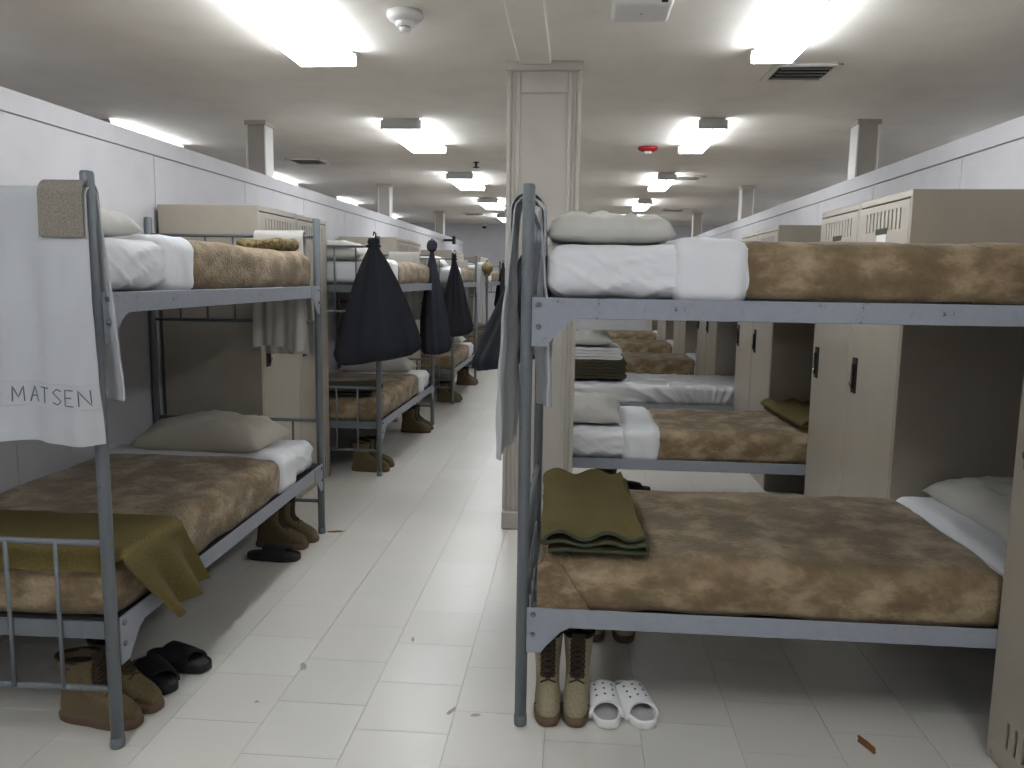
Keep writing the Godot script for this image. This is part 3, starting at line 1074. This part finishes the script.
# ---------------------------------------------------------------- lockers; front faces +z, origin at the middle of the foot of the front
func make_locker() -> Node3D:
	var t := thing("locker", "", "locker", Transform3D(), "beige steel lockers")
	var w := 0.598
	var h := 1.82
	var d := 0.57
	var st := new_st()
	var a := w / 2
	var s := 0.012
	bbox(st, Vector3(-a, 0, -d), Vector3(-a + s, h, 0), 0.003)
	bbox(st, Vector3(a - s, 0, -d), Vector3(a, h, 0), 0.003)
	box(st, Vector3(-a + s, 0, -d), Vector3(a - s, h, -d + s))
	bbox(st, Vector3(-a + 0.001, h - s, -d), Vector3(a - 0.001, h, 0), 0.003)
	box(st, Vector3(-a + s, 0.05, -d + s), Vector3(a - s, 0.06, -0.005))
	part("body", st, M.locker, t)
	for q in [-1, 1]:
		st = new_st()
		bbox(st, Vector3(minf(q * a, q * (a - 0.018)) - 0.0006, 0, -0.012), Vector3(maxf(q * a, q * (a - 0.018)) + 0.0006, h, 0.002), 0.003)
		part("front_stile", st, M.locker, t)
	st = new_st()
	bbox(st, Vector3(-a + 0.001, h - 0.03, -0.015), Vector3(a - 0.001, h - 0.001, 0.001), 0.003)
	part("header", st, M.locker, t)
	st = new_st()
	bbox(st, Vector3(-a + s, 0, -0.03), Vector3(a - s, 0.03, -0.004), 0.003)
	part("kick_plate", st, M.locker, t)
	# door made with louvre slots cut through it
	var dw := w - 0.03
	var y0 := 0.033
	var y1 := h - 0.036
	var ya := 0.085
	var yb := 0.165
	var yc := y1 - 0.115
	var yd := y1 - 0.03
	st = new_st()
	var z0 := -0.003
	var z1 := 0.004
	var hx := dw / 2
	bbox(st, Vector3(-hx, yb, z0), Vector3(hx, yc, z1), 0.0025)
	bbox(st, Vector3(-hx, y0, z0), Vector3(hx, ya, z1), 0.0025)
	bbox(st, Vector3(-hx, yd, z0), Vector3(hx, y1, z1), 0.0025)
	var n := 10
	var margin := 0.07
	var pitch := (dw - 2 * margin) / n
	for r in [[ya, yb], [yc, yd]]:
		box(st, Vector3(-hx, r[0] - 0.003, z0), Vector3(-hx + margin, r[1] + 0.003, z1 - 0.0006))
		box(st, Vector3(hx - margin, r[0] - 0.003, z0), Vector3(hx, r[1] + 0.003, z1 - 0.0006))
		for i in n:
			var x := -hx + margin + pitch * i
			if i > 0: box(st, Vector3(x - pitch * 0.32, r[0] - 0.003, z0), Vector3(x + pitch * 0.32, r[1] + 0.003, z1 - 0.0006))
			if i == 0: box(st, Vector3(x, r[0] - 0.003, z0), Vector3(x + pitch * 0.32, r[1] + 0.003, z1 - 0.0006))
			if i == n - 1: box(st, Vector3(x + pitch * 0.68, r[0] - 0.003, z0), Vector3(x + pitch, r[1] + 0.003, z1 - 0.0006))
	var door := part("door", st, M.locker, t)
	st = new_st()
	bbox(st, Vector3(-hx + 0.045, 0.92, 0.0035), Vector3(-hx + 0.105, 1.09, 0.0095), 0.002)
	part("handle_plate", st, M.handle, door)
	st = new_st()
	bbox(st, Vector3(-hx + 0.064, 0.94, 0.009), Vector3(-hx + 0.086, 1.06, 0.02), 0.003)
	part("lift_handle", st, M.handle, door)
	st = new_st(true)
	lathe(st, [Vector2(0, 0), Vector2(0.012, 0), Vector2(0.012, 0.006), Vector2(0, 0.008)], 14, Transform3D(Basis(Vector3.RIGHT, PI / 2), Vector3(-hx + 0.075, 0.965, 0.02)))
	part("lock", st, M.chrome, door)
	return t

# ---------------------------------------------------------------- the scene
func _ready() -> void:
	rng.seed = 7
	nz.seed = 4
	nz.frequency = 0.02
	nz.fractal_octaves = 3
	shot()
	materials()
	setting()
	pillar()
	lights()
	fittings()
	beds()
	lockers()
	hangings()
	shoes()

var left := []      # transforms of the lengthwise bunks
var right := []     # transforms of the crosswise bunks
const LNAME := ["bunk with the lettered towel", "second lengthwise bunk", "third lengthwise bunk", "fourth lengthwise bunk"]
const RNAME := ["crosswise bunk before the pillar", "crosswise bunk right behind the pillar", "third crosswise bunk", "fourth crosswise bunk", "fifth crosswise bunk", "sixth crosswise bunk"]

# place on a deck; turned puts the pillow end at the other end
func deck(b: Transform3D, upper: bool, turned: bool) -> Transform3D:
	return b * RY(PI if turned else 0.0, Vector3(BL / 2, 1.3855 if upper else 0.391, -BW / 2))

func beds() -> void:
	for i in 4: left.append(RY(PI / 2 + [0.016, -0.006, 0.0, 0.0][i], Vector3([-1.368, -1.40, -1.395, -1.39][i], 0, -2.165 - 3.39 * i)))
	for i in 6: right.append(T(-0.149, 0, (-2.418 - 2.145 * i) - (0.03 if i > 0 else 0.0)))
	var proto := make_bunk()
	var first := true
	for i in 10:
		var b: Transform3D = left[i] if i < 4 else right[i - 4]
		var lab: String = ("grey steel %s" % LNAME[i]) if i < 4 else ("grey steel %s" % RNAME[i - 4])
		lab = lab.replace("grey steel bunk with", "grey steel bunk bed frame with").replace(" bunk ", " bunk bed ").replace("bunk bed bed", "bunk bed")
		if first:
			first = false
			proto.transform = b
			proto.set_meta("label", lab)
			proto.set_meta("group", "grey steel bunk beds")
		else:
			dup(proto, "bunk_bed", b, lab)
	var mat_mesh := make_mattress(M.sheet)
	var cover := make_cover()
	var blankets := [make_blanket(0.0, -0.40), make_blanket(50.0, -0.40), make_blanket(120.0, -0.40)]
	var folds := [make_fold(0.0, -0.60, -0.375), make_fold(60.0, -0.60, -0.375)]
	var blankets_t := [make_blanket(30.0, -0.46), make_blanket(170.0, -0.46)]
	var fold_t := make_fold(90.0, -0.66, -0.44)
	var pil := make_pillow(0.44, 0.66, 0.14, 0.0, M.pillow, 3.8, 0.26)
	var pil_grey := make_pillow(0.44, 0.66, 0.17, 90.0, M.pillow_grey, 3.6, 0.28)
	var pil_flat := make_pillow(0.40, 0.74, 0.105, 40.0, M.pillow, 5.0, 0.25)
	var all := []
	for i in 4: all.append([left[i], LNAME[i], i, true])
	for i in 6: all.append([right[i], RNAME[i], i, false])
	for a in all:
		var b: Transform3D = a[0]
		var id: String = a[1]
		var lengthwise: bool = a[3]
		for up in [false, true]:
			var lv := "upper" if up else "lower"
			var bare: bool = not lengthwise and a[2] == 2 and not up
			# pillow at the origin end above; below the other way about, except the second crosswise bunk
			var turned: bool = (not up) and (lengthwise or a[2] != 1)
			var d := deck(b, up, turned)
			var v: int = (a[2] * 2 + (1 if up else 0) + (0 if lengthwise else 1))
			if bare:
				solo("mattress", cover, "bare mattress in crinkled white cover on lower deck of %s" % id, "mattress", d, "mattresses")
				continue
			solo("mattress", mat_mesh, "mattress in white fitted sheet on %s deck of %s" % [lv, id], "mattress", d, "mattresses")
			var bl := solo("plush_blanket", blankets_t[a[2] % 2] if turned else blankets[v % 3], "tan-brown marbled plush blanket on %s deck of %s" % [lv, id], "blanket", d, "plush blankets")
			solo("folded_sheet", fold_t if turned else folds[v % 2], "white sheet band folded over blanket on %s deck of %s" % [lv, id], "sheet", d, "turned-down sheets")
			if not up and not lengthwise and a[2] == 0:
				# mitred corner of the blanket at its foot
				var st := new_st()
				var poly := PackedVector2Array([Vector2(0.0, 0.004), Vector2(0.17, 0.004), Vector2(0.075, 0.155), Vector2(0.02, 0.165), Vector2(0.0, 0.15)])
				prism(st, poly, 0.0, 0.014)
				part("mitred_corner", st, M.plush, bl, RY(PI, Vector3(0.988, 0.0, -0.458)))
			var pm: Mesh = pil
			if lengthwise and not up and a[2] == 0: pm = pil_grey
			elif up and not lengthwise: pm = pil_flat
			elif v % 3 == 1 and not turned: pm = pil_flat
			var px := -0.80 if up else (-0.66 if lengthwise else (-0.78 if a[2] != 1 else -0.80))
			solo("pillow", pm, "%s pillow on %s deck of %s" % ["plump greyish" if pm == pil_grey else "soft white", lv, id], "pillow", d * RY(0.04 * (v % 3 - 1), Vector3(px, 0.166, 0.02 if up else (-0.03 if lengthwise or a[2] == 1 else 0.12))), "bed pillows")
	# olive wool blankets
	var fold3 := make_folded(0.31, 0.84, 3, 0.010, 0.019, 0.022, 0.0, M.wool)
	var ob := solo("wool_blanket", fold3, "folded olive wool blanket across the foot of lower %s" % RNAME[0], "blanket", right[0] * RY(0.03, Vector3(0.215, 0.580, -0.437)), "olive wool blankets")
	var eb := new_st(true)
	var fp := fold_path(0.31, 3, 0.019)
	var pts := []
	for i in 91: pts.append(fold_at(i / 90.0, 1.0, fp, 0.84, 0.010, 0.019, 0.022, 0.0) + Vector3(0, 0, 0.003))
	tube(eb, pts, 0.0058, 6)
	part("edge_binding", eb, M.wool_edge, ob)
	var fold2 := make_folded(0.30, 0.80, 3, 0.012, 0.024, 0.02, 2.0, M.wool_dark)
	solo("wool_blanket", fold2, "dark olive folded wool blanket on lower deck of %s" % LNAME[1], "blanket", left[1] * RY(0.0, Vector3(0.21, 0.580, -0.47)), "olive wool blankets")
	solo("wool_blanket", fold3, "olive folded wool blanket by the locker on lower %s" % RNAME[1], "blanket", right[1] * RY(0.05, Vector3(1.62, 0.580, -0.50)), "olive wool blankets")
	draped()
	# the pile on the bare mattress
	var pile_xf: Transform3D = right[2]
	solo("wool_blanket", make_folded(0.46, 0.60, 6, 0.023, 0.026, 0.005, 4.0, M.wool_dark), "thick folded dark olive blanket at bottom of pile on bare mattress", "blanket", pile_xf * T(0.34, 0.585, -0.45), "olive wool blankets")
	solo("folded_linen", make_folded(0.42, 0.55, 4, 0.022, 0.025, 0.005, 1.0, M.sheet), "folded white linen on top of olive blanket on bare mattress", "linen", pile_xf * T(0.32, 0.75, -0.45))
	solo("pillow", make_pillow(0.40, 0.55, 0.13, 10.0, M.pillow), "white pillow on top of folded linen pile on bare mattress", "pillow", pile_xf * T(0.28, 0.86, -0.45), "bed pillows")
	solo("wool_blanket", make_folded(0.42, 0.6, 4, 0.025, 0.028, 0.005, 6.0, M.wool_dark), "folded olive blanket on lower deck of %s" % RNAME[3], "blanket", right[3] * T(0.3, 0.580, -0.45), "olive wool blankets")
	# folded camouflage jacket and white towel at the foot of the upper bunk
	var st2 := new_st(true)
	soft_box(st2, Vector3(0.13, 0.024, 0.12), 0.022, "XxYyZz", 0.02, func(p, n): return p + n * (nz.get_noise_3d(p.x * 300, p.y * 300, p.z * 300) * 0.02) + Vector3(0, 0.03, 0))
	solo("camouflage_jacket", fin(st2, M.camo), "folded camouflage jacket on upper blanket of %s" % LNAME[0], "jacket", left[0] * T(1.82, 1.562, -0.17))

# olive blanket hanging over foot and side of the lower lengthwise bunk
func draped() -> void:
	var st := new_st(true)
	var f := func(u: float, v: float) -> Vector3:
		# u runs from the wall side, over the top, down the aisle side; v from the foot inwards
		var w := 0.915
		var total := w + 0.27
		var s := u * total
		var x := lerpf(0.026, 0.40, v)
		var y := 0.604
		var z := -BW + 0.03 + s
		var e := 0.035
		var over := s - (w + 0.015)
		if over > -e:
			var a := clampf((over + e) / (e * 1.57), 0.0, 1.0) * PI / 2
			z = -BW + 0.03 + w + 0.015 - e + sin(a) * e * 1.1
			y = 0.604 - (1.0 - cos(a)) * e
			var hang := maxf(0.0, over + e - e * 1.57)
			var q := hang / 0.215
			y -= hang * lerpf(1.12, 0.98, v)
			x += q * lerpf(0.20, 0.12, v) + 0.008 * sin(v * 5.0 + q)
			z += q * (0.022 + 0.024 * sin(v * 12.0 + 0.6)) + 0.004
		# turned down over the foot
		if v < 0.12:
			var k := (0.12 - v) / 0.12
			var t := clampf(-over / 0.06, 0.0, 1.0)
			y -= (0.055 * k * k + 0.008 * k) * t
			x = lerpf(x, lerpf(0.028, 0.06, 1.0 - k * k), t)
		y += nz.get_noise_2d(x * 300, s * 200) * 0.006
		return Vector3(x, y, z)
	cloth(st, f, 70, 30, 0.007)
	solo("wool_blanket", fin(st, M.wool), "olive wool blanket draped over foot and side of lower %s" % LNAME[0], "blanket", left[0], "olive wool blankets")

func lockers() -> void:
	var proto := make_locker()
	var used := false
	var words := ["one", "two", "three", "four", "five", "six", "seven"]
	var spots := []
	for i in 4:
		for k in 2:
			var z := -4.31 - 3.39 * i - 0.3 - 0.602 * k
			var lab := "beige steel locker between lengthwise bunks %s and %s, beside bunk %s" % [words[i], words[i + 1], words[i + k]]
			if i == 3: lab = "beige steel locker past the fourth lengthwise bunk, %s the bunk" % ("touching" if k == 0 else "one unit away from")
			spots.append([RY(PI / 2, Vector3(-1.755, 0, z)), lab])
	for i in range(-1, 6):
		for k in 2:
			if i < 0 and k == 0: continue
			var z := -3.372 - 2.145 * i - 0.3 - 0.602 * k
			var lab := "beige steel locker between crosswise bunks %s and %s, beside bunk %s" % [words[maxi(i, 0)], words[i + 1], words[maxi(i + k, 0)]]
			if i < 0: lab = "beige steel locker hiding the pillow end of crosswise bunk before the pillar"
			if i == 5: lab = "beige steel locker past the sixth crosswise bunk, %s the bunk" % ("touching" if k == 0 else "one unit away from")
			if i == 0 and k == 0: lab = "beige steel locker with white card and dark tape, beside crosswise bunk one"
			spots.append([RY(-PI / 2, Vector3(1.335 if i >= 0 else 1.298, 0, z if i >= 0 else -2.10)), lab])
	for s in spots:
		if not used:
			used = true
			proto.transform = s[0]
			proto.set_meta("label", s[1])
		else:
			dup(proto, "locker", s[0], s[1])
	# name tape and card on the lockers by the first crosswise bunk
	for a in [[-3.66, true], [-4.28, false]]:
		for c in get_children():
			if c.get_meta("category", "") == "locker" and c.position.x > 0 and absf(c.position.z - a[0]) < 0.25:
				var door: Node = c.get_node("door")
				var st := new_st()
				box(st, Vector3(-0.07, 1.655, 0.0035), Vector3(0.06, 1.68, 0.006))
				part("name_tape", st, M.tape, door)
				if a[1]:
					st = new_st()
					box(st, Vector3(-0.055, 1.57, 0.0035), Vector3(0.055, 1.652, 0.0055))
					part("white_card", st, M.card, door)
				break

func hangings() -> void:
	# lettered towel over the near end of the first lengthwise bunk; bar along world x
	var bar: Vector3 = left[0] * Vector3(0, 1.648, -0.237)
	var st := new_st(true)
	var f := towel_at.bind(0.50, 0.70, 0.58, 1.3, 0.018, -0.035, 0.028, 0.06)
	cloth(st, f, 48, 72, 0.006)
	var tw := solo("bath_towel", fin(st, M.towel), "large white towel with hand-lettered name hung over bunk end rail", "towel", Transform3D(Basis(), bar), "towels hung on the bunks")
	# marker lettering that follows the cloth
	var glyph := {
		"M": [[Vector2(0, 0), Vector2(0.08, 1), Vector2(0.5, 0.25), Vector2(0.95, 1), Vector2(1, 0)]],
		"A": [[Vector2(0, 0), Vector2(0.5, 1), Vector2(1, 0)], [Vector2(0.2, 0.38), Vector2(0.8, 0.38)]],
		"T": [[Vector2(0, 1), Vector2(1, 1)], [Vector2(0.5, 1), Vector2(0.5, 0)]],
		"S": [[Vector2(1, 0.9), Vector2(0.5, 1), Vector2(0.05, 0.78), Vector2(0.5, 0.5), Vector2(0.95, 0.25), Vector2(0.5, 0), Vector2(0, 0.12)]],
		"E": [[Vector2(1, 1), Vector2(0, 1), Vector2(0, 0), Vector2(1, 0)], [Vector2(0, 0.52), Vector2(0.8, 0.52)]],
		"N": [[Vector2(0, 0), Vector2(0, 1), Vector2(1, 0), Vector2(1, 1)]],
	}
	st = new_st(true)
	var total := 0.70 + PI * 0.028 + 0.58
	var uu := 0.52
	for ch in "MATSEN":
		for stroke in glyph[ch]:
			var pts := []
			for i in stroke.size() - 1:
				for k in 4:
					var p: Vector2 = stroke[i].lerp(stroke[i + 1], k / 4.0)
					pts.append(lay(f, uu + p.x * 0.052, (0.115 + p.y * 0.045) / total))
			var q: Vector2 = stroke[-1]
			pts.append(lay(f, uu + q.x * 0.052, (0.115 + q.y * 0.045) / total))
			tube(st, pts, 0.0018, 5)
		uu += 0.078
	part("lettering", st, M.ink, tw)
	for v in [0.105, 0.175]:
		st = new_st(true)
		var pts := []
		for i in 49: pts.append(lay(f, i / 48.0, v / total))
		tube(st, pts, 0.0016, 5)
		part("woven_band", st, M.towel, tw)
	solo("washcloth", make_towel(0.125, 0.115, 0.09, 3.0, M.washcloth, 0.004, 0.0, 0.040, 0.02), "small mottled brown washcloth folded over the lettered towel", "washcloth", Transform3D(Basis(Vector3.UP, 0.03), bar + Vector3(0.185, 0.004, 0.004)))
	# towels elsewhere
	solo("bath_towel", make_towel(0.27, 0.60, 0.64, 2.2, M.towel_grey, 0.016, 0.02, 0.028, 0.04), "greyish towel over far end rail of upper deck of %s" % LNAME[0], "towel", Transform3D(Basis(), left[0] * Vector3(BL, 1.648, -0.20)), "towels hung on the bunks")
	solo("bath_towel", make_towel(0.24, 0.74, 0.60, 0.4, M.towel, 0.022, 0.05, 0.040, 0.05), "long white towel over aisle end rail of %s" % RNAME[0], "towel", Transform3D(Basis(Vector3.UP, -PI / 2), Vector3(-0.155, 1.648, -2.575)), "towels hung on the bunks")
	solo("washcloth", make_towel(0.13, 0.26, 0.14, 5.0, M.towel, 0.006, 0.0, 0.052, 0.05), "short white cloth over the towel on aisle end of %s" % RNAME[0], "washcloth", Transform3D(Basis(Vector3.UP, -PI / 2), Vector3(-0.155, 1.65, -2.53)))
	solo("bath_towel", make_towel(0.30, 0.50, 0.62, 6.0, M.towel_grey, 0.016, 0.02, 0.028, 0.04), "beige towel over far end rail of upper deck of %s" % LNAME[1], "towel", Transform3D(Basis(), Vector3(-1.66, 1.648, -7.64)), "towels hung on the bunks")
	solo("bath_towel", make_towel(0.30, 0.50, 0.62, 8.0, M.towel_grey, 0.016, 0.02, 0.028, 0.04), "beige towel over far end rail of upper deck of %s" % LNAME[2], "towel", Transform3D(Basis(), Vector3(-1.66, 1.648, -11.03)), "towels hung on the bunks")
	solo("bath_towel", make_towel(0.16, 0.9, 0.5, 9.0, M.towel, 0.014, 0.02, 0.028, 0.04), "long narrow white towel over near end rail of %s" % LNAME[3], "towel", Transform3D(Basis(), Vector3(-1.50, 1.648, -12.35)), "towels hung on the bunks")
	# laundry bags
	make_bag("laundry_bag", "large black laundry bag spread wide on the foot post of %s" % LNAME[1], RY(0.0, Vector3(-1.40, 1.70, -5.44)), 0.85, 0.58, 0.20, 0.02, 0.3)
	make_bag("laundry_bag", "black laundry bag with round knotted top on far post of %s" % LNAME[1], RY(0.2, Vector3(-1.38, 1.76, -7.55)), 1.06, 0.28, 0.2, 0.05, 1.3)
	make_bag("laundry_bag", "slim black laundry bag on the foot post of %s" % LNAME[2], RY(0.0, Vector3(-1.37, 1.70, -8.88)), 0.92, 0.34, 0.2, 0.03, 2.1)
	make_bag("laundry_bag", "black laundry bag on the far post of %s" % LNAME[3], RY(0.0, Vector3(-1.33, 1.72, -14.35)), 0.8, 0.3, 0.2, 0.02, 2.9)
	make_bag("laundry_bag", "black laundry bag on rear post of %s, bulging into the aisle" % RNAME[0], RY(0.0, Vector3(-0.19, 1.62, -3.32)), 0.52, 0.32, 0.22, -0.09, 4.0)
	var k := new_st(true)
	soft_box(k, Vector3(0.05, 0.055, 0.05), 0.045, "XxYyZz", 0.02, func(p, n): return p + n * nz.get_noise_3d(p.x * 400, p.y * 400, p.z * 400) * 0.01)
	var kb: Node = get_node("laundry_bag_001")
	part("knot", k, M.bag, kb, T(0, -0.03, 0.02))
	# tan cap on the post of the fourth bunk
	var t := thing("field_cap", "tan cap hung on the near post of %s" % LNAME[3], "cap", T(-1.38, 1.60, -12.28))
	k = new_st(true)
	lathe(k, [Vector2(0, 0.06), Vector2(0.05, 0.058), Vector2(0.085, 0.03), Vector2(0.09, -0.03), Vector2(0.088, -0.04), Vector2(0, -0.035)], 20, Transform3D(Basis(Vector3.RIGHT, 1.0), Vector3(0, 0, 0.02)))
	part("crown", k, M.camo, t)
	k = new_st(true)
	cloth(k, func(u, v): return Basis(Vector3.RIGHT, 1.0) * Vector3((u - 0.5) * 0.15, -0.035 - 0.01 * sin(u * PI), 0.08 + v * 0.06 * sin(u * PI)) + Vector3(0, 0, 0.02), 10, 4, 0.004)
	part("brim", k, M.camo, t)

func lay(f: Callable, u: float, v: float) -> Vector3:
	var p: Vector3 = f.call(u, v)
	var a: Vector3 = f.call(u + 0.002, v) - p
	var b: Vector3 = f.call(u, v + 0.002) - p
	var n := a.cross(b).normalized()
	if n.z < 0: n = -n
	return p + n * 0.0032

func shoes() -> void:
	var tan := make_boot(M.suede, "", 0.24)
	var brown := make_boot(M.suede_brown, "", 0.22)
	var beige := make_boot(M.beige_suede, "", 0.25)
	var pairs := [
		[tan, [[-0.066, -2.545, 0.05, "tan suede combat boot next to the post of %s" % RNAME[0]], [0.034, -2.55, -0.04, "tan suede combat boot next to the white slides under %s" % RNAME[0]]]],
		[beige, [[0.105, -3.17, 0.0, "beige boot standing deep under %s, nearer its aisle post" % RNAME[0]], [0.225, -3.17, 0.0, "beige boot standing deep under %s, farther from its aisle post" % RNAME[0]]]],
		[brown, [[-1.50, -2.29, PI / 2 - 0.1, "brown combat boot by near foot post under %s" % LNAME[0]], [-1.48, -2.405, PI / 2 - 0.25, "brown combat boot beside the black slides near foot post of %s" % LNAME[0]],
			[-1.535, -3.98, PI / 2 - 0.05, "brown combat boot beside black slide under pillow end of %s" % LNAME[0]], [-1.515, -4.10, PI / 2 - 0.1, "brown combat boot closest to lockers under pillow end of %s" % LNAME[0]],
			[-1.50, -5.69, PI / 2, "brown boot closest to foot rail under %s" % LNAME[1]], [-1.50, -5.83, PI / 2 + 0.1, "brown boot tucked behind another by foot rail of %s" % LNAME[1]],
			[-1.47, -7.22, PI / 2, "dark brown boot under pillow end of %s" % LNAME[1]], [-1.47, -7.36, PI / 2, "brown boot next to rear post under pillow end of %s" % LNAME[1]],
			[-1.46, -9.08, PI / 2, "dark boot by foot post under %s" % LNAME[2]], [-1.46, -9.22, PI / 2, "dark boot second in from foot post under %s" % LNAME[2]],
			[-1.46, -10.6, PI / 2, "dark boot under pillow end of %s" % LNAME[2]], [-1.46, -10.75, PI / 2, "dark boot by rear post under pillow end of %s" % LNAME[2]],
			[-1.46, -12.5, PI / 2, "dark boot by foot post under %s" % LNAME[3]],
			[0.16, -5.2, -PI / 2, "dark boot lying by aisle end under %s" % RNAME[1]]]],
	]
	for p in pairs:
		var o: Node3D = p[0]
		var first := true
		for a in p[1]:
			var xf := RY(a[2], Vector3(a[0], 0, a[1]))
			if first:
				first = false
				o.transform = xf
				o.set_meta("label", a[3])
			else:
				dup(o, "combat_boot", xf, a[3])
	var w := make_slide(M.white_rubber, M.grey_rubber, true, "white perforated slide sandal next to the tan boots")
	w.transform = RY(0.10, Vector3(0.123, 0, -2.545))
	dup(w, "slide_sandal", RY(0.30, Vector3(0.225, 0, -2.55)), "white perforated slide sandal turned outwards beside its mate")
	var b := make_slide(M.black_rubber, M.black_rubber, false, "black slide sandal beside brown boots near foot post of %s" % LNAME[0])
	b.transform = RY(0.9, Vector3(-1.47, 0, -2.56))
	dup(b, "slide_sandal", RY(1.3, Vector3(-1.44, 0, -2.68)), "black slide sandal farther under the rail of %s" % LNAME[0])
	dup(b, "slide_sandal", RY(PI / 2, Vector3(-1.51, 0, -3.80)), "black slide sandal beside boots at pillow end of %s" % LNAME[0])
	dup(b, "slide_sandal", RY(PI / 2 + 0.1, Vector3(0.40, 0, -5.35)), "black slide sandal alone on floor under %s" % RNAME[1])
